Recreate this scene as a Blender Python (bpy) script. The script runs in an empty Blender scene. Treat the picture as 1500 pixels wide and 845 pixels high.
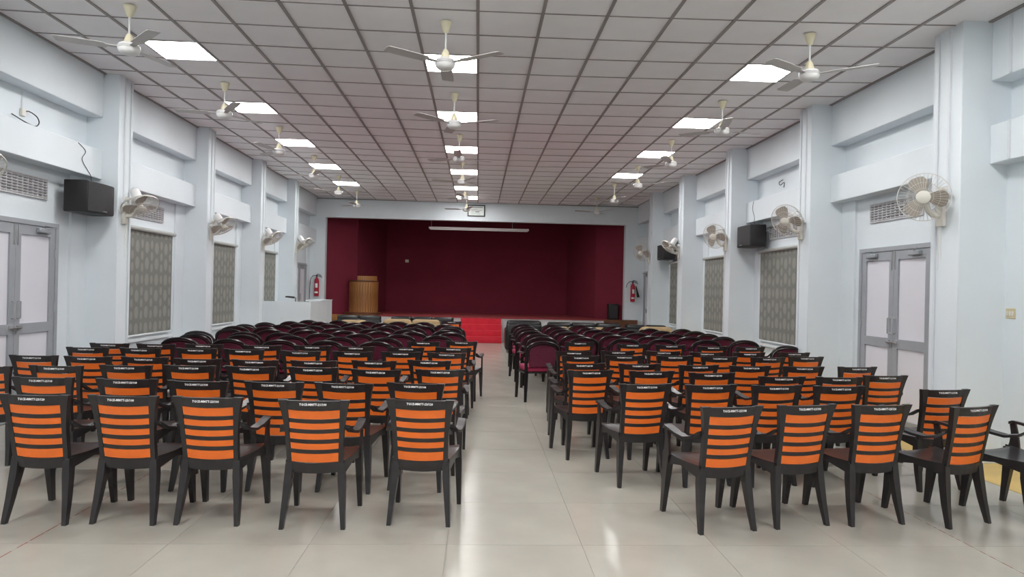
import bpy, bmesh, math, random
from mathutils import Vector, Matrix
random.seed(7)
PI = math.pi

# ------------------------------------------------------------------ camera
S = bpy.context.scene
COL = S.collection
F, CX, CY = 1000.0, 750.0, 422.5
ZC, YAW, PITCH, ROLL = 1.52, math.atan(50 / 1000.0), 0.0015, 0.022
fwd = Vector((math.sin(YAW) * math.cos(PITCH), math.cos(YAW) * math.cos(PITCH), math.sin(PITCH)))
r0 = Vector((math.cos(YAW), -math.sin(YAW), 0.0))
u0 = r0.cross(fwd)
CR = r0 * math.cos(ROLL) + u0 * math.sin(ROLL)
CU = -r0 * math.sin(ROLL) + u0 * math.cos(ROLL)
CAM = Vector((0, 0, ZC))
cd = bpy.data.cameras.new('camera'); cd.lens = 24.0; cd.sensor_width = 36.0; cd.clip_end = 200
cam = bpy.data.objects.new('camera', cd); COL.objects.link(cam)
m3 = Matrix((CR, CU, -fwd)).transposed()
cam.matrix_world = Matrix.Translation(CAM) @ m3.to_4x4()
S.camera = cam

# ------------------------------------------------------------------ world, exposure
w = bpy.data.worlds.new('world'); S.world = w; w.use_nodes = True
w.node_tree.nodes['Background'].inputs[0].default_value = (0.55, 0.65, 0.8, 1)
w.node_tree.nodes['Background'].inputs[1].default_value = 0.3
S.view_settings.view_transform = 'Standard'
S.view_settings.look = 'None'
S.view_settings.exposure = 1.12
S.view_settings.gamma = 1.0
S.view_settings.use_curve_mapping = False
PANEL_STRENGTH = 15.0            # the recessed ceiling panels are the room's light


def ray(x, y):
    return fwd + CR * ((x - CX) / F) - CU * ((y - CY) / F)


def at_z(x, y, z):
    d = ray(x, y)
    return CAM + d * ((z - ZC) / d.z)


# ------------------------------------------------------------------ materials
def mat(name, col, rough=0.5, metal=0.0, noise=0.0, scale=8.0, bump=0.0, bscale=60.0, spec=0.5, coat=0.0):
    m = bpy.data.materials.new(name); m.use_nodes = True
    nt = m.node_tree; b = nt.nodes['Principled BSDF']
    b.inputs['Roughness'].default_value = rough
    b.inputs['Metallic'].default_value = metal
    b.inputs['Specular IOR Level'].default_value = spec
    b.inputs['Coat Weight'].default_value = coat
    c = tuple(col) + (1,)
    b.inputs['Base Color'].default_value = c
    tc = nt.nodes.new('ShaderNodeTexCoord')
    if noise > 0:
        n = nt.nodes.new('ShaderNodeTexNoise'); n.inputs['Scale'].default_value = scale
        n.inputs['Detail'].default_value = 5
        r = nt.nodes.new('ShaderNodeValToRGB')
        r.color_ramp.elements[0].position = 0.3; r.color_ramp.elements[1].position = 0.7
        r.color_ramp.elements[0].color = tuple(max(0, v * (1 - noise)) for v in col) + (1,)
        r.color_ramp.elements[1].color = tuple(min(1, v * (1 + noise)) for v in col) + (1,)
        nt.links.new(tc.outputs['Object'], n.inputs['Vector'])
        nt.links.new(n.outputs['Fac'], r.inputs['Fac'])
        nt.links.new(r.outputs['Color'], b.inputs['Base Color'])
    if bump > 0:
        n2 = nt.nodes.new('ShaderNodeTexNoise'); n2.inputs['Scale'].default_value = bscale
        bp = nt.nodes.new('ShaderNodeBump'); bp.inputs['Strength'].default_value = bump
        bp.inputs['Distance'].default_value = 0.01
        nt.links.new(tc.outputs['Object'], n2.inputs['Vector'])
        nt.links.new(n2.outputs['Fac'], bp.inputs['Height'])
        nt.links.new(bp.outputs['Normal'], b.inputs['Normal'])
    return m


def emit(name, col, s):
    m = bpy.data.materials.new(name); m.use_nodes = True
    b = m.node_tree.nodes['Principled BSDF']
    b.inputs['Base Color'].default_value = (0.9, 0.9, 0.9, 1)
    b.inputs['Emission Color'].default_value = tuple(col) + (1,)
    b.inputs['Emission Strength'].default_value = s
    return m


M = {}
M['wall'] = mat('wall_paint', (0.74, 0.80, 0.84), 0.55, noise=0.025, scale=1.5, bump=0.05, bscale=25)
M['tile_ceiling'] = mat('ceiling_tile', (0.90, 0.89, 0.905), 0.9, noise=0.02, scale=3, bump=0.12, bscale=120)
M['tbar'] = mat('ceiling_tbar', (0.30, 0.275, 0.27), 0.5)
M['void'] = mat('ceiling_void', (0.25, 0.24, 0.24), 0.9)
M['panel'] = emit('light_panel', (1.0, 0.985, 0.97), PANEL_STRENGTH)
M['panel_frame'] = mat('light_panel_frame', (0.8, 0.8, 0.8), 0.4)
M['floor'] = mat('floor_tile', (0.44, 0.42, 0.37), 0.20, noise=0.07, scale=2.2, spec=0.4)
M['grout'] = mat('floor_grout', (0.40, 0.37, 0.32), 0.7)
M['stain'] = mat('grout_stain', (0.25, 0.06, 0.04), 0.7, noise=0.3, scale=30)
M['yellow'] = mat('yellow_floor_paint', (0.62, 0.42, 0.10), 0.3, noise=0.12, scale=3)
M['black_plastic'] = mat('black_plastic', (0.024, 0.021, 0.022), 0.30, noise=0.12, scale=20, bump=0.03, bscale=300)
M['orange'] = mat('orange_plastic', (0.92, 0.185, 0.022), 0.33, noise=0.05, scale=15)
M['paint_white'] = mat('white_paint_marker', (0.85, 0.85, 0.85), 0.6)
M['black_metal'] = mat('black_metal', (0.012, 0.010, 0.011), 0.28)
M['maroon_cloth'] = mat('maroon_cloth', (0.11, 0.010, 0.033), 0.85, noise=0.15, scale=40, bump=0.1, bscale=200)
M['pink_cloth'] = mat('crimson_cloth', (0.32, 0.02, 0.07), 0.85, noise=0.15, scale=40)
M['stage_red'] = mat('stage_maroon', (0.19, 0.016, 0.036), 0.9, noise=0.08, scale=1.2, bump=0.1, bscale=80)
M['stage_dark'] = mat('stage_ceiling_dark', (0.045, 0.008, 0.014), 0.9)
M['carpet'] = mat('red_carpet', (0.36, 0.045, 0.05), 0.95, noise=0.1, scale=6, bump=0.2, bscale=150)
M['step_carpet'] = mat('bright_red_carpet', (0.60, 0.020, 0.04), 0.9, noise=0.08, scale=6, bump=0.2, bscale=150)
M['fascia'] = mat('stage_fascia', (0.62, 0.62, 0.62), 0.5, noise=0.05, scale=4)
M['frame_grey'] = mat('grey_aluminium', (0.36, 0.38, 0.41), 0.42, 0.1, noise=0.04, scale=10)
M['door_panel'] = mat('frosted_panel', (0.74, 0.74, 0.80), 0.32, noise=0.02, scale=2)
M['steel'] = mat('steel', (0.6, 0.6, 0.6), 0.3, 0.9)
M['vent_dark'] = mat('vent_dark', (0.035, 0.035, 0.04), 0.8)
M['vent'] = mat('vent_metal', (0.62, 0.62, 0.64), 0.45, 0.1)
M['cream'] = mat('cream_plastic', (0.78, 0.73, 0.53), 0.4)
M['fan_white'] = mat('fan_white', (0.75, 0.75, 0.74), 0.35)
M['fan_blade'] = mat('fan_blade', (0.52, 0.50, 0.49), 0.4)
M['offwhite'] = mat('offwhite_plastic', (0.72, 0.70, 0.63), 0.4)
M['wfan_blade'] = mat('smoked_blade', (0.36, 0.32, 0.27), 0.35)
M['wire'] = mat('guard_wire', (0.66, 0.64, 0.60), 0.4, 0.2)
M['black_cloth'] = mat('speaker_grille', (0.035, 0.035, 0.037), 0.75, noise=0.2, scale=90, bump=0.2, bscale=250)
M['speaker'] = mat('speaker_case', (0.014, 0.013, 0.014), 0.5)
M['leather'] = mat('black_leather', (0.011, 0.012, 0.013), 0.32, noise=0.2, scale=15, bump=0.15, bscale=50)
M['beige'] = mat('beige_fabric', (0.38, 0.27, 0.14), 0.85, noise=0.1, scale=12, bump=0.2, bscale=90)
M['booth'] = mat('booth_white', (0.74, 0.79, 0.82), 0.35, noise=0.02, scale=3)
M['red_metal'] = mat('extinguisher_red', (0.42, 0.012, 0.035), 0.28)
M['rubber'] = mat('black_rubber', (0.012, 0.012, 0.013), 0.5)
M['paper'] = mat('paper', (0.80, 0.84, 0.82), 0.7)
M['ink'] = mat('ink', (0.25, 0.28, 0.30), 0.7)
M['conduit'] = mat('conduit_white', (0.70, 0.74, 0.78), 0.45)
M['screen_case'] = mat('screen_case', (0.52, 0.45, 0.46), 0.4)
M['switch'] = mat('switch_beige', (0.66, 0.58, 0.38), 0.4)
M['blind_rail'] = mat('blind_rail', (0.42, 0.43, 0.41), 0.4)
M['sill'] = mat('window_sill', (0.74, 0.79, 0.82), 0.4)
M['glass'] = mat('window_glass', (0.5, 0.58, 0.62), 0.1)


def wood_mat(name, c1, c2, sx):
    m = bpy.data.materials.new(name); m.use_nodes = True
    nt = m.node_tree; b = nt.nodes['Principled BSDF']; b.inputs['Roughness'].default_value = 0.3
    tc = nt.nodes.new('ShaderNodeTexCoord'); mp = nt.nodes.new('ShaderNodeMapping')
    mp.inputs['Scale'].default_value = sx
    n = nt.nodes.new('ShaderNodeTexNoise'); n.inputs['Scale'].default_value = 4; n.inputs['Detail'].default_value = 6
    r = nt.nodes.new('ShaderNodeValToRGB')
    r.color_ramp.elements[0].position = 0.35; r.color_ramp.elements[1].position = 0.68
    r.color_ramp.elements[0].color = c1 + (1,); r.color_ramp.elements[1].color = c2 + (1,)
    nt.links.new(tc.outputs['Object'], mp.inputs['Vector']); nt.links.new(mp.outputs['Vector'], n.inputs['Vector'])
    nt.links.new(n.outputs['Fac'], r.inputs['Fac']); nt.links.new(r.outputs['Color'], b.inputs['Base Color'])
    return m


M['wood'] = wood_mat('teak_wood', (0.22, 0.085, 0.022), (0.52, 0.255, 0.085), (9, 9, 0.6))
M['wood_dark'] = wood_mat('dark_wood', (0.10, 0.035, 0.018), (0.20, 0.085, 0.04), (2, 2, 9))


def blind_mat():
    m = bpy.data.materials.new('blind_fabric'); m.use_nodes = True
    nt = m.node_tree; b = nt.nodes['Principled BSDF']; b.inputs['Roughness'].default_value = 0.8
    tc = nt.nodes.new('ShaderNodeTexCoord'); sp = nt.nodes.new('ShaderNodeSeparateXYZ')
    nt.links.new(tc.outputs['Object'], sp.inputs[0])

    def mth(op, a, bb):
        n = nt.nodes.new('ShaderNodeMath'); n.operation = op
        for i, v in enumerate((a, bb)):
            if isinstance(v, (int, float)): n.inputs[i].default_value = v
            else: nt.links.new(v, n.inputs[i])
        return n.outputs[0]
    u = mth('MULTIPLY', sp.outputs['X'], 6.8)
    par = mth('MODULO', mth('ADD', mth('FLOOR', u, 0), 100), 2)          # odd and even columns
    v = mth('ADD', mth('MULTIPLY', sp.outputs['Z'], mth('ADD', 4.2, mth('MULTIPLY', par, 1.6))), mth('MULTIPLY', par, 0.5))
    du = mth('DIVIDE', mth('SUBTRACT', mth('FRACT', u, 0), .5), mth('SUBTRACT', 1.0, mth('MULTIPLY', par, .35)))
    dv = mth('MULTIPLY', mth('SUBTRACT', mth('FRACT', v, 0), .5), 1.05)
    dist = mth('SQRT', mth('ADD', mth('MULTIPLY', du, du), mth('MULTIPLY', dv, dv)), 0)
    r = nt.nodes.new('ShaderNodeValToRGB')
    r.color_ramp.elements[0].position = 0.36; r.color_ramp.elements[0].color = (0.275, 0.275, 0.245, 1)
    r.color_ramp.elements[1].position = 0.42; r.color_ramp.elements[1].color = (0.195, 0.198, 0.182, 1)
    nt.links.new(dist, r.inputs['Fac'])
    no = nt.nodes.new('ShaderNodeTexNoise'); no.inputs['Scale'].default_value = 220
    mx = nt.nodes.new('ShaderNodeMixRGB'); mx.blend_type = 'OVERLAY'; mx.inputs[0].default_value = 0.35
    nt.links.new(tc.outputs['Object'], no.inputs['Vector'])
    nt.links.new(r.outputs['Color'], mx.inputs[1]); nt.links.new(no.outputs['Fac'], mx.inputs[2])
    nt.links.new(mx.outputs[0], b.inputs['Base Color'])
    return m


M['blind'] = blind_mat()


# ------------------------------------------------------------------ mesh builder
class MB:
    def __init__(self):
        self.v = []; self.f = []; self.sm = []

    def add(self, vs, fs, smooth=False):
        o = len(self.v)
        self.v += [tuple(p) for p in vs]
        self.f += [tuple(i + o for i in f) for f in fs]
        self.sm += [smooth] * len(fs)
        return self

    def box(self, x0, x1, y0, y1, z0, z1):
        v = [(x0, y0, z0), (x1, y0, z0), (x1, y1, z0), (x0, y1, z0), (x0, y0, z1), (x1, y0, z1), (x1, y1, z1), (x0, y1, z1)]
        return self.add(v, [(0, 3, 2, 1), (4, 5, 6, 7), (0, 1, 5, 4), (1, 2, 6, 5), (2, 3, 7, 6), (3, 0, 4, 7)])

    def hexa(self, bot, top):
        """bot, top: 4 points each, counter-clockwise from above"""
        return self.add(list(bot) + list(top), [(0, 3, 2, 1), (4, 5, 6, 7), (0, 1, 5, 4), (1, 2, 6, 5), (2, 3, 7, 6), (3, 0, 4, 7)])

    def rbox(self, x0, x1, y0, y1, z0, z1, r=0.02, seg=2):
        bm = bmesh.new()
        bmesh.ops.create_cube(bm, size=1.0)
        for v in bm.verts:
            v.co = Vector((x0 + (v.co.x + .5) * (x1 - x0), y0 + (v.co.y + .5) * (y1 - y0), z0 + (v.co.z + .5) * (z1 - z0)))
        bmesh.ops.bevel(bm, geom=list(bm.edges), offset=r, segments=seg, profile=0.5, affect='EDGES')
        bm.verts.ensure_lookup_table(); bm.verts.index_update()
        self.add([v.co[:] for v in bm.verts], [[v.index for v in f.verts] for f in bm.faces], True)
        bm.free(); return self

    def lathe(self, prof, n=16, axis='z', c=(0, 0, 0), arc=(0, 2 * PI)):
        full = abs(arc[1] - arc[0] - 2 * PI) < 1e-6
        k = n if full else n + 1
        vs = []
        for (r, h) in prof:
            for i in range(k):
                a = arc[0] + (arc[1] - arc[0]) * i / n
                p = (r * math.cos(a), r * math.sin(a), h)
                if axis == 'y': p = (p[0], h, -p[1])
                if axis == 'x': p = (h, p[0], p[1])
                vs.append((p[0] + c[0], p[1] + c[1], p[2] + c[2]))
        fs = []
        for j in range(len(prof) - 1):
            for i in range(n):
                a = j * k + i; b = j * k + (i + 1) % k
                fs.append((a, b, b + k, a + k))
        self.add(vs, fs, True)
        for j in (0, len(prof) - 1):
            if prof[j][0] > 1e-5 and full:
                o = len(self.v) - len(vs) + j * k
                f = list(range(o, o + k))
                self.f.append(tuple(f if j else f[::-1])); self.sm.append(False)
        return self

    def tube(self, pts, r, n=6, closed=False, flat=1.0):
        pts = [Vector(p) for p in pts]
        rs = r if isinstance(r, (list, tuple)) else [r] * len(pts)
        L = len(pts); vs = []
        prev = None
        for i, p in enumerate(pts):
            if closed: t = pts[(i + 1) % L] - pts[i - 1]
            else: t = pts[min(i + 1, L - 1)] - pts[max(i - 1, 0)]
            t.normalize()
            if prev is None:
                a = Vector((0, 0, 1)) if abs(t.z) < 0.9 else Vector((1, 0, 0))
                u = t.cross(a).normalized()
            else:
                u = (prev - t * prev.dot(t)).normalized()
            prev = u; q = t.cross(u)
            for k in range(n):
                an = 2 * PI * (k + .5) / n
                vs.append(p + u * (rs[i] * math.cos(an)) + q * (rs[i] * flat * math.sin(an)))
        fs = []
        for i in range(L if closed else L - 1):
            for k in range(n):
                a = i * n + k; b = i * n + (k + 1) % n
                c = ((i + 1) % L) * n + (k + 1) % n; d = ((i + 1) % L) * n + k
                fs.append((a, b, c, d))
        self.add(vs, fs, n > 4)
        if not closed:
            o = len(self.v) - len(vs)
            self.f.append(tuple(range(o, o + n))[::-1]); self.sm.append(False)
            self.f.append(tuple(range(o + (L - 1) * n, o + L * n))); self.sm.append(False)
        return self

    def sweep(self, secs, smooth=False):
        """secs: list of closed sections (lists of points, same length), capped"""
        n = len(secs[0]); vs = [p for s in secs for p in s]; fs = []
        for i in range(len(secs) - 1):
            for k in range(n):
                fs.append((i * n + k, i * n + (k + 1) % n, (i + 1) * n + (k + 1) % n, (i + 1) * n + k))
        fs.append(tuple(range(n))[::-1]); fs.append(tuple(range((len(secs) - 1) * n, len(secs) * n)))
        return self.add(vs, fs, smooth)

    def mesh(self, name, material):
        me = bpy.data.meshes.new(name)
        me.from_pydata(self.v, [], self.f)
        me.polygons.foreach_set('use_smooth', self.sm)
        me.materials.append(material)
        bm = bmesh.new(); bm.from_mesh(me)
        bmesh.ops.recalc_face_normals(bm, faces=bm.faces[:]); bm.to_mesh(me); bm.free()
        me.update()
        if any(self.sm):
            try: me.set_sharp_from_angle(angle=math.radians(38))
            except Exception: pass
        return me

    def build(self, name, material, parent=None, loc=(0, 0, 0), rot=(0, 0, 0)):
        return link(name, self.mesh(name, material), parent, loc, rot)


def link(name, me, parent=None, loc=(0, 0, 0), rot=(0, 0, 0)):
    o = bpy.data.objects.new(name, me); COL.objects.link(o)
    o.location = loc; o.rotation_euler = rot
    if parent is not None: o.parent = parent
    return o


def tag(o, label=None, cat=None, group=None, kind=None):
    if label: o['label'] = label
    if cat: o['category'] = cat
    if group: o['group'] = group
    if kind: o['kind'] = kind
    return o


def empty(name, loc=(0, 0, 0), rz=0.0):
    o = bpy.data.objects.new(name, None); COL.objects.link(o)
    o.empty_display_size = 0.1
    o.location = loc; o.rotation_euler = (0, 0, rz); return o


KIDS = {}


def copy_tree(o, parent=None):
    c = o.copy(); COL.objects.link(c); c.parent = parent
    for ch in [x for x in o.children]:
        copy_tree(ch, c)
    return c


ORD = ['zeroth', 'first', 'second', 'third', 'fourth', 'fifth', 'sixth', 'seventh', 'eighth', 'ninth', 'tenth', 'eleventh', 'twelfth']

# ------------------------------------------------------------------ room dimensions (metres)
XW = 4.92            # wall face
XB = 4.72            # beam face
YB = 20.1            # stage wall face
YR = -3.0            # wall behind the camera
ZT = 4.16            # top of the walls, above the ceiling
ZSTAGE = 0.67


def ceil_z(x):
    return 4.045 + 0.06 * (x / 4.7) ** 2


PX_L, PX_R = -4.52, 4.44
PIL_L = [(0.2, .33), (3.05, .33), (5.92, .33), (8.77, .34), (11.60, .31), (14.38, .32), (17.0, .33)]
PIL_R = [(0.4, .36), (3.25, .36), (6.11, .40), (8.98, .34), (11.87, .30), (14.69, .36), (17.32, .38)]

# ------------------------------------------------------------------ floor
fl = tag(MB().box(-5.2, 5.2, YR - .2, YB + .3, -0.12, -0.004).build('floor', M['grout']), kind='structure',
         label='polished beige tiled hall floor', cat='floor')
TP = 0.805
tile_me = {}
x0s = [-2.565 + TP * k for k in range(-3, 10)]
for xa in x0s:
    xb = min(xa + TP, XW + 0.06)
    xa_ = max(xa, -XW - 0.06)
    for j in range(0, 22):
        ya = 2.45 + TP * j
        yb = min(ya + TP, YB + .05)
        key = (round(xb - xa_, 3), round(yb - ya, 3))
        if key not in tile_me:
            tile_me[key] = MB().box(0.0012, key[0] - 0.0012, 0.0012, key[1] - 0.0012, -0.004, 0).mesh('floor_tile', M['floor'])
        link('floor_tile', tile_me[key], fl, (xa_, ya, 0))
tag(MB().box(-XW - .06, XW + .06, YR, 2.449, -0.004, 0).build('floor_tile_field', M['floor'], fl), kind='stuff')
mb = MB(); y = 3.2
while y < 7.0:
    L = random.uniform(.03, .13)
    mb.box(-2.565 - .004, -2.565 + .003, y, y + L, 0.0002, 0.0008); y += L + random.uniform(.01, .05)
mb.build('grout_stain', M['stain'], fl)
mb = MB(); y = 3.0
while y < 5.2:
    L = random.uniform(.02, .09)
    mb.box(3.07 - .003, 3.07 + .002, y, y + L, 0.0002, 0.0008); y += L + random.uniform(.02, .06)
mb.build('grout_stain', M['stain'], fl)
tag(MB().box(4.30, XW, 2.0, 19.0, 0.0, 0.003).build('floor_border', M['yellow'], fl), label='yellow painted border strip')

# ------------------------------------------------------------------ ceiling
GP = 0.594
GX0, GY0 = -0.055, 7.40
KX = list(range(-8, 8))
ce = tag(MB().box(-5.2, 5.2, YR - .2, YB + .3, ZT + 0.03, ZT + 0.15).build('ceiling', M['void']), kind='structure',
         label='suspended grid ceiling of square tiles', cat='ceiling')
LIGHT_MAX = {-6: 16, -1: 19, 5: 12}
LIGHT_COLS = {-6: 'lectern-side', -1: 'middle', 5: 'switchboard-side'}
light_rows = [-16, -12, -8, -4, 0, 4, 8, 12, 16, 19]
mb_run = None
XE = XB + 0.02
ct_me = {}
cells = []
for r in range(-17, 22):
    ya = GY0 + GP * r; yb = min(ya + GP, YB)
    if yb - ya < 0.05: continue
    for k in KX:
        xa = max(GX0 + GP * k, -XE); xb = min(GX0 + GP * (k + 1), XE)
        if k in LIGHT_COLS and r in light_rows and r <= LIGHT_MAX[k]: continue
        cells.append((r, k, xa, xb, ya, yb))
near = [c for c in cells if c[0] >= -3]
near.sort(key=lambda c: (c[0], abs(c[1])))
parts = set((c[0], c[1]) for c in near[:300])
stuff = MB()
for (r, k, xa, xb, ya, yb) in cells:
    sx, sy = round(xb - xa, 3), round(yb - ya, 3)
    xc, yc = (xa + xb) / 2, (ya + yb) / 2
    sl = (ceil_z(xb) - ceil_z(xa)) / (xb - xa)
    zc = ceil_z(xc)
    if (r, k) in parts:
        key = (sx, sy)
        if key not in ct_me:
            ct_me[key] = MB().box(-sx / 2 + .006, sx / 2 - .006, -sy / 2 + .006, sy / 2 - .006, 0.0, 0.012).mesh('ceiling_tile', M['tile_ceiling'])
        o = link('ceiling_tile', ct_me[key], ce, (xc, yc, zc + random.uniform(0, .003)), (random.uniform(-.002, .002), -math.atan(sl) + random.uniform(-.002, .002), 0))
    else:
        stuff.box(xa + .006, xb - .006, ya + .006, yb - .006, zc, zc + .012)
tag(stuff.build('ceiling_tile_field', M['tile_ceiling'], ce), kind='stuff')
for k in range(-7, 9):
    x = GX0 + GP * k; z = ceil_z(x)
    MB().box(x - .015, x + .015, YR, YB, z - 0.010, z + 0.03).build('runner', M['tbar'], ce)
ct = MB()
for r in range(-17, 23):
    ya = GY0 + GP * r
    if ya > YB: continue
    for k in KX:
        xa = max(GX0 + GP * k, -XE); xb = min(GX0 + GP * (k + 1), XE)
        za, zb = ceil_z(xa), ceil_z(xb)
        ct.hexa([(xa, ya - .007, za - .005), (xb, ya - .007, zb - .005), (xb, ya + .007, zb - .005), (xa, ya + .007, za - .005)],
                [(xa, ya - .007, za + .015), (xb, ya - .007, zb + .015), (xb, ya + .007, zb + .015), (xa, ya + .007, za + .015)])
tag(ct.build('cross_tees', M['tbar'], ce), kind='stuff')
for s in (-1, 1):
    MB().box(min(s * XB, s * (XB - .03)), max(s * XB, s * (XB - .03)), YR, YB, ceil_z(XB) - .012, ceil_z(XB) + .02).build('wall_angle', M['tbar'], ce)
MB().box(-XB, XB, YB - .02, YB - .001, 4.035, 4.06).build('wall_angle', M['tbar'], ce)

# ------------------------------------------------------------------ side walls with pillars and beams
for side, s, pil, px in (('left', -1, PIL_L, PX_L), ('right', 1, PIL_R, PX_R)):
    xs = sorted((s * XW, s * (XW + .2)))
    wo = tag(MB().box(xs[0], xs[1], YR - .2, YB + .3, 0, ZT + .03).build('wall_' + side, M['wall']), kind='structure',
             label='white painted %s with pillars and beams' % ('wall on the lectern side' if s < 0 else 'wall with the beige switchboard'), cat='wall')
    edges = [(YR, 0)] + pil + [(YB, 0)]
    for (y, wd) in pil:
        a, b = sorted((px, s * XW))
        MB().rbox(a - .02 if s < 0 else a, b if s < 0 else b + .02, y, y + wd, 0, ZT + .03, .006, 1).build('pillar', M['wall'], wo)
        cx = px - s * .009
        yc = y + wd * .38
        MB().box(cx - .009, cx + .009, yc - .013, yc + .013, 2.52, ceil_z(px) - .02).build('conduit', M['conduit'], wo)
        yc = y + wd * .8
        MB().box(cx - .006, cx + .006, yc - .010, yc + .010, 0.1, ceil_z(px) - .02).build('conduit', M['conduit'], wo)
        MB().lathe([(.03, -.03), (.032, 0.0), (.026, .03)], 10, 'x', (px - s * .04, y + wd * .45, 2.56)).build('junction_box', M['offwhite'], wo)
    for i in range(len(edges) - 1):
        ya = edges[i][0] + edges[i][1]; yb = edges[i + 1][0]
        if yb - ya < .2: continue
        a, b = sorted((s * XB, s * (XW + .01)))
        MB().rbox(a, b, ya, yb, 3.55, ZT + .03, .006, 1).build('beam', M['wall'], wo)
        MB().rbox(a, b, ya, yb, 2.78, 3.14, .006, 1).build('beam', M['wall'], wo)
        # plastered jamb strip next to the far pillar of the bay
        a, b = sorted((s * (XW - .03), s * (XW + .01)))
        MB().box(a, b, yb - .32, yb, 0, 2.78).build('jamb_strip', M['wall'], wo)

tag(MB().box(-5.2, 5.2, YR - .2, YR, 0, ZT + .03).build('wall_rear', M['wall']), kind='structure', label='white wall at the entrance end', cat='wall')

# ------------------------------------------------------------------ stage wall and stage
OX0, OX1, OZ = -4.46, 4.35, 3.51
bw = tag(MB().box(-5.1, OX0, YB, YB + .22, 0, ZT + .03).box(OX1, 5.1, YB, YB + .22, 0, ZT + .03).box(OX0, OX1, YB, YB + .22, OZ, ZT + .03)
         .build('wall_back', M['wall']), kind='structure', label='white wall framing the stage opening', cat='wall')
sf = tag(MB().box(-5.1, 5.1, YB - .02, 24.2, 0, ZSTAGE - .012).build('stage_platform', M['fascia']), kind='structure', label='raised stage with pale front', cat='stage')
MB().box(OX0 + .002, OX1 - .002, YB - .05, 24.0, ZSTAGE - .012, ZSTAGE).build('stage_carpet', M['carpet'], sf)
for (a, b) in ((-4.6, -3.0), (3.75, 4.75)):
    MB().box(a, b, YB - .06, YB - .021, 0, ZSTAGE + .02).build('wood_cladding', M['wood_dark'] if a > 0 else M['wood'], sf)
back = MB()
poly = [(-4.75, 20.33), (-4.55, 20.45), (-3.72, 21.2), (-3.15, 23.6), (3.08, 23.6), (3.66, 21.2), (4.5, 20.45), (4.7, 20.33)]
secs = []
vs = []; fs = []
for i, (x, y) in enumerate(poly):
    vs += [(x, y, ZSTAGE - .01), (x, y, 3.9)]
n = len(poly)
for i, (x, y) in enumerate(poly):
    dx = -0.08 if x < 0 else 0.08
    vs += [(x + dx, y + .08, ZSTAGE - .01), (x + dx, y + .08, 3.9)]
for i in range(n - 1):
    a = 2 * i; fs += [(a, a + 2, a + 3, a + 1), (2 * n + a, 2 * n + a + 1, 2 * n + a + 3, 2 * n + a + 2), (a + 1, a + 3, 2 * n + a + 3, 2 * n + a + 1)]
tag(MB().add(vs, fs).build('wall_stage', M['stage_red']), kind='structure', label='maroon draped back and wings of the stage', cat='wall')
tag(MB().box(-5.0, 5.0, YB + .22, 24.0, 3.88, 3.98).build('ceiling_stage', M['stage_dark']), kind='structure', label='dark ceiling above the stage', cat='ceiling')

# steps up to the stage
st = empty('stage_steps', (0.11, YB - .07, 0))
for i in range(4):
    z1 = ZSTAGE - .012 - i * ZSTAGE / 4.2
    o = MB().rbox(-.585, .585, -.22 * (i + 1), -.22 * i - (0.0005), 0, z1, .012, 2).build('step', M['step_carpet'], st)
tag(st, 'bright red carpeted steps up to the stage', 'steps')


# ------------------------------------------------------------------ ceiling light panels
def make_light():
    root = empty('ceiling_light')
    MB().box(-.285, .285, -.285, .285, -.004, .004).build('diffuser', M['panel'], root)
    MB().box(-.291, -.2852, -.291, .291, -.006, .03).box(.2852, .291, -.291, .291, -.006, .03).box(-.2852, .2852, -.291, -.2852, -.006, .03) \
        .box(-.2852, .2852, .2852, .291, -.006, .03).build('frame', M['panel_frame'], root)
    return root


lp = make_light(); first = True
for k, cn in LIGHT_COLS.items():
    for r in [q for q in light_rows if q <= LIGHT_MAX[k]]:
        o = lp if first else copy_tree(lp); first = False
        x = GX0 + GP * (k + .5)
        o.location = (x, GY0 + GP * (r + .5), ceil_z(x) - .002)
        i = light_rows.index(LIGHT_MAX[k]) - light_rows.index(r)
        tag(o, 'square white ceiling light panel, %s column, %s from the stage' % (cn, ORD[i + 1]), 'light', 'square ceiling light panels')


# ------------------------------------------------------------------ ceiling fans
def make_cfan():
    root = empty('ceiling_fan')
    MB().lathe([(.018, -.105), (.028, -.09), (.052, -.015), (.056, 0.0)], 18).build('canopy', M['cream'], root)
    MB().lathe([(.010, -.28), (.010, -.10)], 10).build('rod', M['fan_white'], root)
    MB().lathe([(.046, -.345), (.044, -.325), (.028, -.275), (.016, -.258)], 18).build('lower_cup', M['cream'], root)
    mo = MB().lathe([(.03, -.452), (.066, -.445), (.088, -.425), (.096, -.40), (.096, -.372), (.08, -.352), (.04, -.345)], 24).build('motor', M['fan_white'], root)
    MB().lathe([(.0972, -.383), (.0985, -.380), (.0972, -.377)], 24).lathe([(.0972, -.398), (.0985, -.395), (.0972, -.392)], 24).build('trim_ring', M['steel'], mo)
    for i in range(3):
        ang = 2 * PI * i / 3
        b = MB()
        secs = []
        for (r, wd, tw) in ((.09, .05, .02), (.18, .055, .03), (.20, .115, .1), (.40, .125, .13), (.58, .12, .11), (.60, .10, .1)):
            z = -.386 + .03 * (r - .11)
            pts = []
            for (yy, zz) in ((-wd / 2, -.002), (wd / 2, -.002), (wd / 2, .002), (-wd / 2, .002)):
                pts.append((r, yy * math.cos(tw), z + yy * math.sin(tw) + zz))
            secs.append(pts)
        b.sweep(secs)
        o = b.build('blade', M['fan_blade'], root, (0, 0, 0), (0, 0, ang))
    return root


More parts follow.
